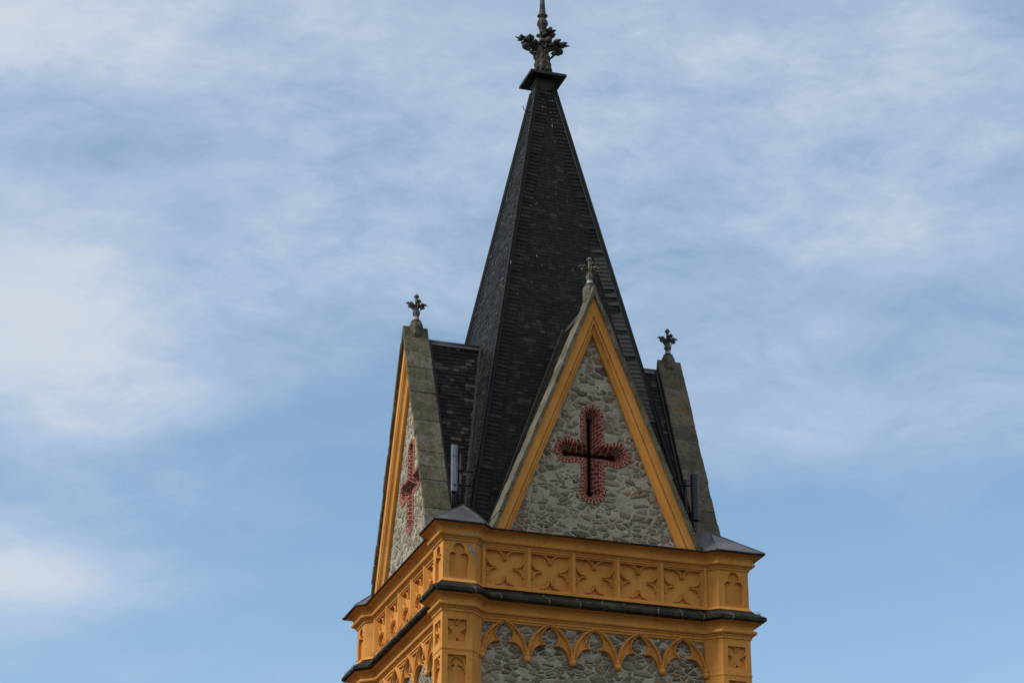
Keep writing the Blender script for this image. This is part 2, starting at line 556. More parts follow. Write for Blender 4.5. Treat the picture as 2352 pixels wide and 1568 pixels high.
def smooth_line(pts, n=5):
    out = []
    P = [Vector(p) for p in pts]
    for i in range(len(P) - 1):
        p0 = P[i - 1] if i else P[i] * 2 - P[i + 1]
        p3 = P[i + 2] if i + 2 < len(P) else P[i + 1] * 2 - P[i]
        for k in range(n):
            t = k / n
            q = .5 * ((2 * P[i]) + (P[i + 1] - p0) * t + (2 * p0 - 5 * P[i] + 4 * P[i + 1] - p3) * t * t + (P[i] * 3 - p0 - P[i + 1] * 3 + p3) * t ** 3)
            out.append(tuple(q))
    out.append(tuple(P[-1]))
    return out


def rib(mb, pts, wd, y0, y1, side=0.0, taper=None):
    """moulded bar along a 2-D line (x,z): chamfered front at y0, back at y1; side shifts it to the left of the line"""
    P = [Vector(p) for p in pts]
    rows = []
    for i, p in enumerate(P):
        d = (P[min(i + 1, len(P) - 1)] - P[max(i - 1, 0)]).normalized()
        nrm = Vector((-d.y, d.x))
        ww = wd * (taper(i / (len(P) - 1)) if taper else 1.0)
        c = p + nrm * side * wd * .5
        h = ww / 2
        ym = y0 + (y1 - y0) * .45
        rows.append([(c.x + nrm.x * q, yy, c.y + nrm.y * q) for q, yy in ((-h, y1), (-h, ym), (-h * .35, y0), (h * .35, y0), (h, ym), (h, y1))])
    mb.grid(rows, close=False)
    mb.face(rows[0])
    mb.face(rows[-1])


# ================================================================== ground
g = MB()
g.face([(-900, -900, 0), (900, -900, 0), (900, 900, 0), (-900, 900, 0)])
tag(g.build('ground', M['ground'], dz=0.0), 'pale gravel ground around the foot of the church tower', 'ground', kind='structure')

# ================================================================== church tower
tower = bpy.data.objects.new('church_tower', None)
COL.objects.link(tower)
tag(tower, 'ochre and rubble church tower with four gables and a tall dark slate spire', 'church tower')

# --- rubble core
b = MB()
b.plan([(-3.16, -3.16), (3.16, -3.16), (3.16, 3.16), (-3.16, 3.16)], -Z0, -.55)
b.plan([(-3.05, -3.05), (3.05, -3.05), (3.05, 3.05), (-3.05, 3.05)], -.55, 1.12)
b.build('masonry_wall', M['rubble'], tower)

# --- cornices and string course
UP = tower_outline(.715, .2)
MID = tower_outline(.69, .25)
LO = tower_outline(.66, .3)
b = MB()
sweep(b, [(-.3, .78), (.0, .78), (.004, .80), (.03, .815), (.035, .85), (.06, .862), (.062, .885), (.085, .892), (.115, .905), (.13, .93), (.13, .955),
          (.112, .975), (.095, .985), (.085, 1.02), (.095, 1.06), (.13, 1.095), (.19, 1.12), (.262, 1.132), (-.3, 1.134)], UP)
b.build('upper_cornice', M['render'], tower)
b = MB()
sweep(b, [(-.3, 1.136), (.285, 1.136), (.30, 1.142), (.30, 1.165), (.28, 1.172), (-.02, 1.20), (-.4, 1.205)], UP)
b.build('ledge_cap', M['string'], tower)
b = MB()
sweep(b, [(-.3, -.02), (.0, -.02), (.055, -.10), (-.3, -.104)], UP)
b.build('weathered_sill', M['render'], tower)
b = MB()
sweep(b, [(-.3, -.106), (.055, -.106), (.09, -.150), (.255, -.262), (.262, -.262), (.285, -.285), (.285, -.352), (.275, -.362), (.232, -.392), (-.3, -.394)], MID)
b.build('string_course', M['string'], tower)
b = MB()
sweep(b, [(-.3, -.396), (.225, -.396), (.215, -.405), (.16, -.412), (.105, -.430), (.065, -.470), (.058, -.52), (.062, -.555), (.10, -.56), (.118, -.58), (.122, -.61),
          (.108, -.635), (.085, -.648), (.062, -.65), (.06, -.675), (.035, -.69), (.03, -.735), (.008, -.75), (.0, -.785), (-.3, -.785)], LO)
b.build('lower_cornice', M['render'], tower)


# --- tracery helpers
def trefoil(cx, hw, zb):
    L = [(cx - hw, zb), (cx - hw, .47)] + arc(cx - hw + .085, .475, .085, 180, 90, 6)[1:] + [(cx - .095, .548), (cx - .06, .532)]
    up = arc(cx, .645, .128, 242, -62, 22)[1:-1]
    Rr = [(2 * cx - x, z) for x, z in reversed(L)]
    return L + up + Rr


def quatrefoil(mb, cx, cz, hx, hz, y0, y1, wd):
    """four pairs of curved ribs running into a cusp from the middle of each side"""
    for ax in range(4):
        for sgn in (1, -1):
            pts = []
            for x, z in arc(.53, .53, .48, 92, 186, 10):
                p = (x * sgn * .98, z)                     # from the side towards the cusp, panel half size 1
                for _ in range(ax):
                    p = (-p[1], p[0])
                pts.append((cx + p[0] * hx, cz + p[1] * hz))
            rib(mb, pts, wd, y0, y1, taper=lambda t: 1.0 - .2 * t)
        # small web that closes the cusp
        tri = [(0, .47), (-.10, .60), (-.07, .72), (.07, .72), (.10, .60)]
        q = []
        for x, z in tri:
            p = (x, z)
            for _ in range(ax):
                p = (-p[1], p[0])
            q.append((cx + p[0] * hx, cz + p[1] * hz))
        mb.prism(q, y0 + (y1 - y0) * .5, y1, back=False)


def pointed_arch(mb, cx, zt, sx, sz, y0, y1, ywall):
    """cusped pointed arch: outer rib, trefoil head and side cusps (units of one bay, apex at zt)"""
    for sgn in (1, -1):
        q = lambda P: [(cx + sgn * x * sx, zt + z * sz) for x, z in smooth_line(P)]
        out = q([(0, -.045), (.10, -.10), (.21, -.175), (.33, -.30), (.42, -.45), (.472, -.62), (.49, -.74), (.495, -.82)])
        rib(mb, out, .058 * sx, y0, y1)
        head = q([(0, -.085), (.09, -.145), (.165, -.225), (.198, -.315), (.190, -.40), (.150, -.465), (.095, -.505)])
        rib(mb, head, .034 * sx, y0 + .012, y1, taper=lambda t: 1 - .15 * t)
        low = q([(.095, -.505), (.17, -.495), (.255, -.515), (.335, -.575), (.395, -.66), (.435, -.75), (.455, -.82)])
        rib(mb, low, .036 * sx, y0 + .004, y1)
        web = [(.17, -.17), (.30, -.29), (.40, -.44), (.455, -.62), (.44, -.72), (.37, -.61), (.28, -.53), (.16, -.49), (.20, -.38), (.20, -.28)]
        pts = [(cx + sgn * x * sx, zt + z * sz) for x, z in smooth_line(web + web[:1], 4)[:-1]]
        mb.prism(pts, y1 - (y1 - y0) * .30, ywall, back=False)


# --- corner piers
def pier():
    t = .075
    mb = MB()
    for wd, d, z0, z1 in ((.715, .2, -.1, .80), (.66, .3, -Z0, -.72)):
        holes = []
        cx = -A + .35
        if z0 > -1:
            holes = [trefoil(cx, .213, .022)]
        else:
            cx = -A + .333
            holes = [[(cx - .205, -1.38), (cx + .205, -1.38), (cx + .205, -.905), (cx - .205, -.905)],
                     [(cx - .205, -2.75), (cx + .205, -2.75), (cx + .205, -1.675), (cx - .205, -1.675)]]
        rect = [(-A, z0), (-A + wd, z0), (-A + wd, z1), (-A, z1)]
        mb.prism(rect, -A, -A + t, holes)
        # the same plate on the side face (mirrored across the diagonal)
        side = MB()
        side.prism([(-A + t, z0), (-A + wd, z0), (-A + wd, z1), (-A + t, z1)], -A, -A + t, holes)
        for f, u in zip(side.f, side.uv):
            mb.face([(side.v[i][1], side.v[i][0], side.v[i][2]) for i in f], u)
        e = .004
        core = [(-A + t - e, -A + t - e), (-A + wd, -A + t - e), (-A + wd, -A + .003), (-A + wd + d, -A + d), (-A + wd + d, -2.8), (-2.8, -2.8), (-2.8, -A + wd + d), (-A + d, -A + wd + d), (-A + .003, -A + wd), (-A + t - e, -A + wd)]
        mb.plan(core, z0 + .01, z1 - .01)
    # tracery inside the lower panels, on both faces
    cx = -A + .333
    trs = []
    for kind in range(2):
        tr = MB()
        if kind == 0:
            quatrefoil(tr, cx, -1.142, .205, .2375, -A + .012, -A + t + .003, .028)
        else:
            pointed_arch(tr, cx, -1.665, .42, .45, -A + .012, -A + t + .003, -A + t + .003)
        mir = MB()
        for f, u in zip(tr.f, tr.uv):
            mir.face([(tr.v[i][1], tr.v[i][0], tr.v[i][2]) for i in f], u)
        trs += [(('quatrefoil_tracery', 'arch_tracery')[kind], x) for x in (tr, mir)]
    # thin band between the two panels
    band = MB()
    poly = [(-A - .012, -A - .012), (-A + .66 + .004, -A - .012), (-A + .97, -A + .30), (-2.9, -2.9), (-A + .30, -A + .97), (-A - .012, -A + .664)]
    band.plan(poly, -1.552, -1.522)
    band.plan(offset(poly, -.006), -1.570, -1.552)
    o = mb.build('corner_pier', M['render'], tower, bevel=0)
    for nm, x in trs:
        x.build(nm, M['render'], o)
    band.build('band', M['render'], o)
    return o


p0 = pier()
piers = four(p0, tower)
p0['label'] = 'pier with grey plaster broken away beside its trefoil panel'

# --- pier roofs of sheet lead
b = MB()
E = .305
pts = [(-A - E, -A - E), (-A + .715 + E * .41, -A - E), (-A + .915 + E * .41, -A + .2 - E)]
far = [(y, x) for x, y in pts]
apx = (-2.90, -2.90, 1.86)
zr = 1.176
ring = [(x, y, zr) for x, y in (pts[2], pts[1], pts[0], far[1], far[2])]
for i in range(4):
    b.face([ring[i], ring[i + 1], apx])
b.face([ring[0], apx, (-2.5, -2.5, 1.92), (-2.3, -2.75, zr + .12)])
b.face([ring[4], apx, (-2.5, -2.5, 1.92), (-2.75, -2.3, zr + .12)])
low = [(x, y, zr - .012) for x, y, z in ring]
for i in range(4):
    b.face([low[i], low[i + 1], ring[i + 1], ring[i]])
for i in range(1, 4):
    b.tube([Vector(ring[i]) + Vector((0, 0, .004)), Vector(apx) + Vector((0, 0, .006))], .011, 6)
pr = b.build('pier_roof', M['lead'], tower)
four(pr, tower)

# --- frieze: field, sloping rail above and sill below; panels and mullions as sub-parts
YF, YB = -3.355, -3.20
b = MB()
b.box(-2.62, 2.62, YB, -3.0, -.09, 1.0)
b.hexa([(-2.62, YF, .885), (2.62, YF, .885), (2.62, YB, .775), (-2.62, YB, .775)],
       [(-2.62, YF, .93), (2.62, YF, .93), (2.62, YB, .95), (-2.62, YB, .95)])
b.hexa([(-2.62, YF - .005, -.099), (2.62, YF - .005, -.099), (2.62, YB + .02, -.099), (-2.62, YB + .02, -.099)],
       [(-2.62, YF - .005, -.055), (2.62, YF - .005, -.055), (2.62, YB, .045), (-2.62, YB, .045)])
frieze = b.build('frieze', M['render'], tower)
mull = MB()
poly = [(-.028, YF - .002), (.028, YF - .002), (.115, YB), (.115, -3.1), (-.115, -3.1), (-.115, YB)]
mull.plan(poly, -.085, .895)
mu = mull.build('mullion', M['render'], frieze)
qp = MB()
quatrefoil(qp, 0, .41, .405, .37, YB - .08, YB + .003, .05)
qo = qp.build('quatrefoil_panel', M['render'], frieze)
for i in range(6):
    o = mu if i == 0 else dup(mu, frieze)
    o.location.x = (i - 2.5) * 1.02
for i in range(5):
    o = qo if i == 0 else dup(qo, frieze)
    o.location.x = (i - 2) * 1.02
four(frieze, tower)

# --- blind arcade below the string course
b = MB()
YA, YW = -3.262, -3.158
b.box(-2.60, 2.60, YW - .012, -3.1, -.80, -.70)
arcade = b.build('blind_arcade', M['render'], tower)
ab = MB()
pointed_arch(ab, 0, -.69, 1.02, 1.02, YA, YW + .006, YW + .01)
ao = ab.build('cusped_arch', M['render'], arcade)
bb = MB()
bb.lathe([(.0, -1.62), (.04, -1.612), (.066, -1.585), (.076, -1.548), (.070, -1.51), (.05, -1.485), (.047, -1.475), (.058, -1.47), (.060, -1.455), (.045, -1.445), (.042, -1.40), (.02, -1.38)], 0, YA + .035, 16)
bo = bb.build('pendant_ball', M['render'], arcade)
for i in range(5):
    o = ao if i == 0 else dup(ao, arcade)
    o.location.x = (i - 2) * 1.02
for i in range(6):
    o = bo if i == 0 else dup(bo, arcade)
    o.location.x = (i - 2.5) * 1.02
four(arcade, tower)

# --- gable
CX, CZ = -.015, 3.29


def cross(h, ends, na=14):
    """outline of a cross with rounded ends; ends = (distance, radius) for right, top, left, bottom"""
    out = []
    for k, (dist, rad) in enumerate(ends):
        c, s_ = math.cos(k * math.pi / 2), math.sin(k * math.pi / 2)
        a = math.degrees(math.asin(min(1, h / rad)))
        pts = []
        xs = dist - math.sqrt(max(rad * rad - h * h, 0))
        ns = 8
        for i in range(ns):
            pts.append((h + (xs - h) * i / ns, -h))
        # round end runs from -h over the tip to +h
        st = -180 + a if rad > h * 1.001 else -90
        pts += arc(dist, 0, rad, st, -st, na)
        for i in range(1, ns):
            pts.append((xs + (h - xs) * i / ns, h))
        out += [(CX + x * c - z * s_, CZ + x * s_ + z * c) for x, z in pts]
    return out


ring_o = cross(.272, [(.580, .305), (.858, .275), (.580, .305), (.905, .305)])
ring_i = cross(.178, [(.580, .205), (.858, .182), (.580, .205), (.905, .205)])
slit = cross(.042, [(.560, .068), (.835, .066), (.560, .068), (.885, .068)])
YG = -3.245
slope = 5.83 / 2.33
sa = math.sin(math.atan2(2.33, 5.83))      # apex half angle
ca = math.cos(math.atan2(2.33, 5.83))


def gline(t):
    """apex height and base half width of the gable line moved inwards by t"""
    return 7.0 - t / sa, 2.33 - t / ca - (0)


b = MB()
az_, bw = gline(.28)
tri = [(-bw, 1.17), (bw, 1.17), (0, az_)]
b.prism(tri, YG, -2.95, [ring_o])
gable = b.build('gable', M['rubble'], tower)

# brick surround, splay and dark slit
b = MB()
L = [0.0]
n = len(ring_o)
for i in range(n):
    L.append(L[-1] + (Vector(ring_o[(i + 1) % n]) - Vector(ring_o[i])).length * .5 + (Vector(ring_i[(i + 1) % n]) - Vector(ring_i[i])).length * .5)
yo, yi, ysl = YG - .012, YG - .014, YG + .215
rows = [[(x, YG + .05, z) for x, z in ring_o], [(x, yo, z) for x, z in ring_o], [(x, yi, z) for x, z in ring_i], [(x, ysl, z) for x, z in slit],
        [(x, ysl + .06, z) for x, z in slit]]
V = [-.02, .0, .095, .31, .48]
b.grid(rows, close=True, uv=lambda a, k: (V[a] + .045, L[k]))
b.build('cross_window', M['brick'], gable)

b = MB()
b.prism([(x, z) for x, z in slit], ysl + .05, ysl + .10)
b.build('window_opening', M['void'], gable)

# moulded verge
b = MB()
prof = [(-.0, -3.0), (-.0, -3.445), (.175, -3.445), (.18, -3.408), (.205, -3.405), (.21, -3.435), (.238, -3.432), (.25, -3.40), (.262, -3.37), (.29, -3.345), (.322, -3.33), (.332, -3.30), (.332, -3.15)]
rows = []
for t, y in prof:
    z, x = gline(t)
    rows.append([(-x, y, 1.172), (0, y, z), (x, y, 1.172)])
b.grid(rows)
b.build('verge_moulding', M['render'], gable)

# coping of separate stones
b = MB()
t0, t1 = -.004, -.085
N = 15
for sgn in (-1, 1):
    edges = [0] + sorted([(i + random.uniform(-.2, .2)) / N for i in range(1, N)]) + [1]
    for i in range(N):
        u = (random.random(), random.random())
        dt = random.uniform(-.011, .009)
        dy = random.uniform(-.013, .010)
        tt = [t0, t1 + dt]

        def P(t, y, f):
            z, x = gline(t)
            return (sgn * x * (1 - f), y, 1.185 + (z - 1.185) * f)
        f0, f1 = edges[i] + (.0012 if i else 0), edges[i + 1] - (.0012 if i < N - 1 else 0)
        y0, y1 = -3.518 + dy, -2.905
        b.hexa([P(tt[0], y0, f0), P(tt[1], y0, f0), P(tt[1], y1, f0), P(tt[0], y1, f0)],
               [P(tt[0], y0, f1), P(tt[1], y0, f1), P(tt[1], y1, f1), P(tt[0], y1, f1)], u)
b.build('coping', M['coping'], gable, bevel=.008)
b = MB()
for sgn in (-1, 1):
    def P(t, y, f):
        z, x = gline(t)
        return (sgn * x * (1 - f), y, 1.185 + (z - 1.185) * f)
    b.hexa([P(-.02, -3.498, 0), P(-.072, -3.498, 0), P(-.072, -2.92, 0), P(-.02, -2.92, 0)],
           [P(-.02, -3.498, 1), P(-.072, -3.498, 1), P(-.072, -2.92, 1), P(-.02, -2.92, 1)])
b.build('coping_mortar', M['joint'], gable)
gables = four(gable, tower)


# --- slates
def slates(mb, P, nrm, z0, z1, xr, hgt, wmin, wmax, lift=.018, pale=1.0, base=0.0):
    """courses of single slates on a plane: P(x,z) gives the point, xr(z) the two ends of the course"""
    nrm = Vector(nrm)
    z = z0
    while z < z1:
        h = hgt * random.uniform(.96, 1.04)
        za, zb = z, min(z + h * 1.28, z1)
        xa, xb = xr(za)
        if xb - xa < .02:
            z += h
            continue
        ta, tb = xr(zb)
        x = xa - random.uniform(0, wmax)
        while x < xb:
            wd = random.uniform(wmin, wmax)
            l0, l1 = max(x, xa), min(x + wd - .004, xb)
            if l1 - l0 > .01:
                dz = random.uniform(-.008, .008)
                lf = lift * random.uniform(.7, 1.25)
                l2, l3 = max(min(l0, tb), ta), max(min(l1, tb), ta)
                u = (min(base + random.random() ** 1.3 * .95 * (1 - base) * pale, 1), random.random())
                tw = random.uniform(-.0025, .0025)
                p = [P(l0, za + dz) + nrm * (lf + tw), P(l1, za + dz) + nrm * (lf - tw), P(l3, zb) + nrm * .003, P(l2, zb) + nrm * .003]
                mb.face(p, [u] * 4)
                q = [P(l0, za + dz) + nrm * (lf + tw - .012), P(l1, za + dz) + nrm * (lf - tw - .012)]
                mb.face([p[0], p[1], q[1], q[0]], [u] * 4)
            x += wd
        z += h


ZB, ZT = 1.2, 14.44
S0, S1 = .1556, 2.7184


def sp(z):
    return S0 + (ZT - z) / (ZT - ZB) * (S1 - S0)


ks = (S1 - S0) / (ZT - ZB)
nsp = Vector((0, -1, ks)).normalized()
Psp = lambda x, z: Vector((x, -sp(z), z))

spire_b = MB()
for k in range(4):
    c, s_ = math.cos(k * math.pi / 2), math.sin(k * math.pi / 2)
    rot = lambda p: (p[0] * c - p[1] * s_, p[0] * s_ + p[1] * c, p[2])
    spire_b.face([rot((-S1 + .03, -S1 + .03, ZB - .1)), rot((S1 - .03, -S1 + .03, ZB - .1)), rot((S0 - .01, -S0 + .01, ZT)), rot((-S0 + .01, -S0 + .01, ZT))], [(.2, .5)] * 4)
spire = spire_b.build('spire', M['slate'], tower)
for k in range(4):
    mb = MB()
    slates(mb, Psp, nsp, 1.25, 14.05, lambda z: (-max(sp(z) - .30, .06), max(sp(z) - .30, .06)), .092, .11, .19, .016 if k == 3 else .0085, 1.0, .55 if k == 3 else 0.0)  # left face: its sunlit look is put into a paler slate tint
    # wide border slates that tilt up towards the hips
    for sgn in (-1, 1):
        z = 1.25
        while z < 14.05:
            h = .115 * random.uniform(.92, 1.08)
            o_l = random.uniform(.022, .028)
            if random.random() < .05:
                o_l += .014
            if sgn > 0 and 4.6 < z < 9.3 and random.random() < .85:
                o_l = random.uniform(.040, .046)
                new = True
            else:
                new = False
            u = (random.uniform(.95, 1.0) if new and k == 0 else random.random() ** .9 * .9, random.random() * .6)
            xi, xo = max(sp(z) - .33, .03), sp(z) - .02
            zt = z + h * 1.25
            xi2, xo2 = max(sp(zt) - .33, .03), sp(zt) - .02
            up = .035 * sgn * (1 if k % 2 == 0 else 1) * 0 + .02
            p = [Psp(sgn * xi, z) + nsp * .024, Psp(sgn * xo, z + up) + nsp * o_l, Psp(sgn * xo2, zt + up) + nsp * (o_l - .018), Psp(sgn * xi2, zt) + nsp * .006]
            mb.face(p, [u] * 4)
            q = [p[0] - nsp * .016, p[1] - nsp * .016]
            mb.face([p[0], p[1], q[1], q[0]], [u] * 4)
            mb.face([p[0], p[3], p[3] - nsp * .02, q[0]], [u] * 4)
            z += h
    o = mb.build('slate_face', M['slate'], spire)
    o.rotation_euler.z = k * math.pi / 2
    # hip capping
    hp = MB()
    d = Vector((-1, -1, 0)).normalized()
    lo, hi = Vector((-sp(1.3), -sp(1.3), 1.3)), Vector((-sp(14.2), -sp(14.2), 14.2))
    rows = []
    for p in (lo, hi):
        rows.append([p + Vector((.06, -.03, 0)), p + Vector((.045, -.052, 0)), p + Vector((-.02, -.052, 0)), p + Vector((-.052, -.052, .0)), p + Vector((-.052, -.02, 0)),
                     p + Vector((-.052, .045, 0)), p + Vector((-.03, .06, 0))])
    hp.grid(rows)
    hp.tube([lo + d * .07, hi + d * .07], .016, 8)
    o = hp.build('hip_capping', M['slate'], spire)
    o.rotation_euler.z = k * math.pi / 2

# --- gable roofs (behind the gables, running into the spire)
RZ = 6.93
b = MB()
rs = (RZ - 1.2) / 2.27
# structural planes
for sgn in (-1, 1):
    b.face([(0, -2.92, RZ), (0, -1.3, RZ), (sgn * 2.27, -2.3, 1.2), (sgn * 2.27, -2.92, 1.2)], [(.1, .5)] * 4)
groof = b.build('gable_roof', M['slate'], tower)
mb = MB()
for sgn in (-1, 1):
    nr = Vector((sgn * rs, 0, 1)).normalized()
    # x along the ridge direction here
    Pr = lambda q, z, sgn=sgn: Vector((sgn * (RZ - z) / rs, q, z))
    slates(mb, Pr, nr, 1.22, RZ - .02, lambda z: (-2.93, -sp(z) + .03), .108, .09, .17, .017, 1.12)
mb.build('slating', M['slate'], groof)
b = MB()
b.tube([(0, -2.93, RZ + .015), (0, -1.60, RZ + .015)], .038, 8)
for sgn in (-1, 1):
    b.hexa([(0, -2.93, RZ + .03), (sgn * .06, -2.93, RZ - .10), (sgn * .06, -1.6, RZ - .10), (0, -1.6, RZ + .03)],
           [(0, -2.93, RZ + .045), (sgn * .075, -2.93, RZ - .10), (sgn * .075, -1.6, RZ - .10), (0, -1.6, RZ + .045)])
b.build('ridge_cap', M['lead'], groof)
b = MB()
for sgn in (-1, 1):
    def V_(z, dx, lift):
        x = (RZ - z) / rs
        return Vector((sgn * (x + dx), -sp(z), z)) + nsp * lift
    # trough on the spire side and roll on the roof side
    rows = [[V_(RZ, .0, .02), V_(RZ, .02, .03), V_(RZ, .11, .032), V_(RZ, .12, .01)], [V_(1.3, .0, .02), V_(1.3, .02, .03), V_(1.3, .11, .032), V_(1.3, .12, .01)]]
    b.grid(rows)
    b.tube([V_(RZ, .0, .025), V_(1.3, .0, .025)], .016, 8)
    # flashing against the coping
    rows = [[(sgn * ((RZ + .03 - z) / rs + .0), -2.90, z) for z in (RZ, 1.25)], [(sgn * ((RZ + .08 - z) / rs + .02), -2.88, z) for z in (RZ, 1.25)],
            [(sgn * ((RZ + .08 - z) / rs + .02), -2.83, z) for z in (RZ, 1.25)], [(sgn * ((RZ + .03 - z) / rs), -2.81, z) for z in (RZ, 1.25)]]
    b.grid(rows)
b.build('valley_flashing', M['metal'], groof)
four(groof, tower)

# --- spire cap
b = MB()
c_ = .466


def sq(h, z):
    return [(-h, -h, z), (h, -h, z), (h, h, z), (-h, h, z)]


b.grid([sq(.25, 13.93), sq(.262, 13.95), sq(.262, 14.02), sq(.235, 14.05), sq(.235, 14.33), sq(.255, 14.36), sq(.255, 14.40), sq(c_ - .03, 14.402), sq(c_, 14.412), sq(c_ + .006, 14.42),
        sq(c_ + .006, 14.485), sq(c_ - .01, 14.50), sq(.25, 14.56), sq(.10, 14.58)], close=True)
b.face(sq(.10, 14.58))
b.build('spire_cap', M['metal'], tower)


# --- finials
def leaf_arm(mb, ang, k, z0, cx, cy, r_tip, rise):
    """a scrolled stone leaf: stalk, ball-like curls, ragged tip; k = scale"""
    ca_, sa_ = math.cos(ang), math.sin(ang)
    W = lambda r, s_, z: (cx + r * ca_ - s_ * sa_, cy + r * sa_ + s_ * ca_, z0 + z)
    mb.tube([W(.06 * k, 0, -.12 * k), W(.20 * k, 0, -.03 * k), W(.36 * k, 0, .06 * k), W(.50 * k, 0, .15 * k), W(r_tip * .82, 0, rise * .8), W(r_tip, 0, rise)],
            [.075 * k, .085 * k, .075 * k, .06 * k, .04 * k, .008 * k], 7)
    mb.lump(W(.455 * k, 0, -.075 * k), .098 * k, (1, 1, .95), .05)
    mb.tube([W(.30 * k, 0, -.10 * k), W(.37 * k, 0, -.16 * k), W(.44 * k, 0, -.15 * k)], [.03 * k, .045 * k, .05 * k], 6)
    for s_ in (-1, 1):
        mb.lump(W(.33 * k, s_ * .10 * k, .13 * k), .078 * k, (1, 1, .9), .16)
        mb.lump(W(.22 * k, s_ * .085 * k, .04 * k), .07 * k, (1, 1, 1), .16)
        mb.lump(W(.47 * k, s_ * .10 * k, .06 * k), .062 * k, (1.2, 1, .8), .18)
        mb.lump(W(.56 * k, s_ * .055 * k, .13 * k), .05 * k, (1.1, 1, .9), .18)
        mb.tube([W(.36 * k, s_ * .12 * k, .13 * k), W(.40 * k, s_ * .17 * k, .16 * k), W(.42 * k, s_ * .21 * k, .15 * k)], [.045 * k, .042 * k, .012 * k], 6)
        mb.tube([W(.53 * k, s_ * .06 * k, .12 * k), W(.59 * k, s_ * .11 * k, .14 * k), W(.62 * k, s_ * .15 * k, .13 * k)], [.04 * k, .034 * k, .008 * k], 6)
    mb.lump(W(.31 * k, 0, .0 * k), .095 * k, (1.35, .75, .8), .12)
    mb.lump(W(.57 * k, 0, .185 * k), .052 * k, (1, 1, .9), .15)
    mb.lump(W(.40 * k, 0, .17 * k), .06 * k, (1.1, 1, .9), .15)
    mb.tube([W(.24 * k, 0, -.14 * k), W(.33 * k, 0, -.20 * k), W(.27 * k, 0, -.25 * k), W(.20 * k, 0, -.33 * k)], [.05 * k, .04 * k, .035 * k, .02 * k], 6)


b = MB()
b.lathe([(0, 14.55), (.19, 14.56), (.215, 14.60), (.215, 14.65), (.17, 14.68), (.185, 14.74), (.212, 14.83), (.20, 14.95), (.175, 15.08), (.158, 15.22), (.162, 15.30), (.172, 15.36),
         (.15, 15.42), (.10, 15.48), (.085, 15.62), (.085, 15.85), (.085, 15.94), (.11, 16.03), (.138, 16.09), (.145, 16.15), (.125, 16.22), (.08, 16.27), (.075, 16.29),
         (.11, 16.33), (.14, 16.355), (.14, 16.375), (.10, 16.40), (.092, 16.42), (.076, 16.55), (.062, 16.80), (.05, 17.2), (.03, 17.7), (.0, 17.9)], 0, 0, 8, smooth=False, rot=.35)
sf = b.build('spire_finial', M['finial'], tower, bevel=.008)
b = MB()
for k in range(8):      # raised leaf strips on the vase
    a = k * math.pi / 4 + .35
    for j in range(3):
        z = 14.76 + j * .17
        r = .205 - .018 * j
        b.lump((r * math.cos(a + .2 * (j % 2)), r * math.sin(a + .2 * (j % 2)), z), .045, (.8, .8, 1.7), .2)
b.build('vase_leaves', M['finial'], sf)
for k in range(4):
    b = MB()
    leaf_arm(b, k * math.pi / 2, 1.0, 15.48, 0, 0, .735, .145)
    b.build('scrolled_leaf', M['finial'], sf)
b = MB()
for k in range(8):
    a = k * math.pi / 4 + .4
    b.lump((.10 * math.cos(a), .10 * math.sin(a), 15.50 + .07 * (k % 2)), .055, (1, 1, 1.1), .15)
    if k % 2:
        b.lump((.12 * math.cos(a + .3), .12 * math.sin(a + .3), 15.72 + .05 * (k % 2)), .05, (1, 1, 1.1), .15)
b.build('leaf_cluster', M['finial'], sf)


def gable_finial():
    cy = -3.19
    b = MB()
    b.lathe([(.0, 6.70), (.06, 6.80), (.165, 7.02), (.168, 7.26), (.15, 7.33), (.125, 7.36)], 0, cy, 8, smooth=False, rot=math.pi / 8)
    # pointed shoulders each side of the shaft
    b.hexa([(-.10, -3.50, 6.98), (.10, -3.50, 6.98), (.10, -2.91, 6.98), (-.10, -2.91, 6.98)], [(-.025, -3.50, 7.245), (.025, -3.50, 7.245), (.025, -2.91, 7.245), (-.025, -2.91, 7.245)])
    gf = b.build('gable_finial', M['coping'], tower, bevel=.006)
    b = MB()
    b.lathe([(.0, 7.345), (.118, 7.35), (.128, 7.375), (.118, 7.40), (.09, 7.425), (.062, 7.44)], 0, cy, 12)
    b.build('collar', M['metal'], gf)
    b = MB()
    b.lathe([(.075, 7.425), (.072, 7.45), (.066, 7.50), (.062, 7.53), (.066, 7.535), (.078, 7.58), (.074, 7.64), (.058, 7.70), (.06, 7.74), (.05, 7.79), (.034, 7.83), (.033, 7.985), (.04, 8.0),
             (.064, 8.025), (.066, 8.045), (.045, 8.075), (.02, 8.105), (0, 8.115)], 0, cy, 8, smooth=False, rot=.3)
    for k in range(8):
        a = k * math.pi / 4 + .3
        b.lump((.072 * math.cos(a), cy + .072 * math.sin(a), 7.60), .02, (.8, .8, 2.4), .2)
        b.lump((.055 * math.cos(a), cy + .055 * math.sin(a), 7.79), .03, (1, 1, 1), .2)
    b.build('stem', M['pale_stone'], gf)
    b = MB()
    b.lathe([(.0745, 7.426), (.0735, 7.46), (.069, 7.49)], 0, cy, 12)
    b.build('pale_ring', M['pale'], gf)
    for k in range(4):
        b = MB()
        leaf_arm(b, k * math.pi / 2, .375, 7.80, 0, cy, .285, .050)
        b.build('scrolled_leaf', M['pale_stone'], gf)
    return gf


four(gable_finial(), tower)

# --- small wire hook near the top of the spire
b = MB()
zh = 13.55
b.tube([(-sp(zh), .05, zh), (-sp(zh) - .10, .05, zh + .0), (-sp(zh) - .17, .05, zh + .06), (-sp(zh) - .18, .05, zh + .15)], .010, 6)
b.build('roof_hook', M['metal'], tower)


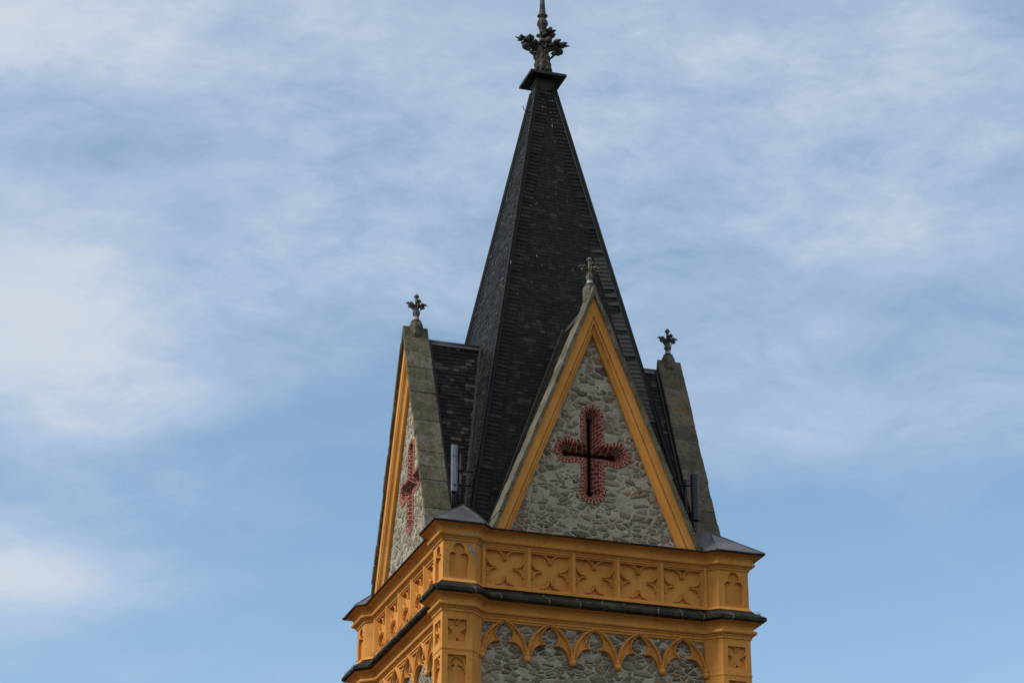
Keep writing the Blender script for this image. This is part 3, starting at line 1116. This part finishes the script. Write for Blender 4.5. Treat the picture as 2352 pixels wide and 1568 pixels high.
# ================================================================== antennas
def bracket_set(root, pole, hip, zs):
    b = MB()
    b.tube([pole + Vector((0, 0, zs[0] - .35)), pole + Vector((0, 0, zs[-1] + .25))], .035, 8)
    b.build('mast_pole', M['metal'], root)
    for z in zs:
        b = MB()
        b.tube([pole + Vector((0, 0, z)), Vector((hip[0], hip[1], z))], .022, 6)
        b.lump(pole + Vector((0, 0, z)), .055, (1, 1, .7))
        b.build('bracket', M['metal'], root)


ant = bpy.data.objects.new('panel_antenna', None)
COL.objects.link(ant)
ant.location = (-2.99, -2.56, Z0 + 2.27)
tag(ant, 'pale grey flat box antenna between the left gable coping and the spire', 'antenna', 'antennas fixed to the foot of the spire')
b = MB()
b.box(-.070, .060, -.06, -.02, 0, 1.085)
ob = b.build('front_cover', M['panel'], ant, bevel=.012, dz=0)
b = MB()
b.box(.030, .036, -.0625, -.055, .01, 1.075)
b.box(-.071, .061, -.0625, -.02, .80, .806)
b.box(-.02, .03, -.063, -.055, .10, .17)
b.build('cover_seam', M['tube'], ant, dz=0)
for z in (-.014, 1.085):
    b = MB()
    b.box(-.074, .064, -.064, .08, z, z + .014)
    b.build('end_cap', M['tube'], ant, dz=0)
b = MB()
b.box(-.066, .080, -.018, .075, .01, 1.075)
b.build('housing', M['tube'], ant, bevel=.01, dz=0)
b = MB()
for x in (-.05, .0, .045):
    b.tube([(x, 0, .02), (x, 0, -.12), (x + .02, .05, -.26), (x + .06, .12, -.40)], .013, 6)
b.build('cable', M['tube'], ant, dz=0)
b = MB()
b.tube([(.20, .12, -.45), (.20, .12, .95)], .04, 10)
b.build('mast_pole', M['metal'], ant, dz=0)
for z in (.22, .55):
    b = MB()
    b.tube([(.0, .05, z), (.20, .12, z), (.48, .10, z + .0)], .024, 6)
    b.lump((.20, .12, z), .06, (1, 1, .7))
    b.build('bracket', M['metal'], ant, dz=0)

ant2 = bpy.data.objects.new('tube_antenna', None)
COL.objects.link(ant2)
ant2.location = (2.66, -2.65, Z0 + 2.22)
tag(ant2, 'dark blue grey tubular antenna in front of the right gable coping', 'antenna', 'antennas fixed to the foot of the spire')
b = MB()
prof = []
for k in range(20):
    f = 2 * math.pi * k / 20
    prof.append((.092 * math.cos(f), .075 * math.sin(f)))
b.plan(prof, 0, 1.06)
b.plan([(x * 1.05, y * 1.05) for x, y in prof], 1.05, 1.075)
b.plan([(x * 1.04, y * 1.04) for x, y in prof], -.012, .02)
for i, f in enumerate(b.sm):
    b.sm[i] = False
b.build('radome', M['tube'], ant2, bevel=.006, dz=0)
b = MB()
for x in (-.04, .0, .04):
    b.tube([(x, 0, .02), (x, 0, -.13), (x - .03, .05, -.25)], .012, 6)
b.build('cable', M['tube'], ant2, dz=0)
b = MB()
b.tube([(-.20, .05, -.4), (-.20, .05, .95)], .035, 10)
b.build('mast_pole', M['metal'], ant2, dz=0)
for z in (.18, .82):
    b = MB()
    b.tube([(.0, .02, z), (-.20, .05, z), (-.34, .12, z)], .024, 6)
    b.lump((-.20, .05, z), .055, (1, 1, .7))
    b.build('bracket', M['metal'], ant2, dz=0)


# ================================================================== weeds on the string course
def weeds(name, label, pts, n, hmin, hmax):
    mb = MB()
    for _ in range(n):
        t = random.random()
        i = random.randrange(len(pts) - 1)
        p = Vector(pts[i]).lerp(Vector(pts[i + 1]), t) + Vector((random.uniform(-.03, .03), random.uniform(-.03, .03), 0))
        h = random.uniform(hmin, hmax)
        lean = Vector((random.uniform(-.35, .35), random.uniform(-.35, .35), 1)) * h
        mid = p + lean * .5
        tip = p + lean + Vector((random.uniform(-.04, .04), random.uniform(-.04, .04), -.01))
        mb.tube([p, mid, tip], [.0035, .003, .001], 4, cap=False)
    tag(mb.build(name, M['weed']), label, 'weeds', kind='stuff')


weeds('weeds', 'thin dry weeds on the right end of the dark string course', [(3.62, -3.70, -.24), (3.72, -3.55, -.25), (3.70, -3.2, -.25)], 36, .05, .14)
weeds('weeds', 'dry weeds along the far left end of the dark string course', [(-3.70, 2.6, -.24), (-3.70, 3.4, -.25), (-3.72, 3.7, -.26)], 50, .05, .14)
weeds('weeds', 'row of short dry weeds on the ledge under the left frieze', [(-3.42, 2.4, -.14), (-3.42, .5, -.14), (-3.42, -1.2, -.14)], 110, .04, .11)
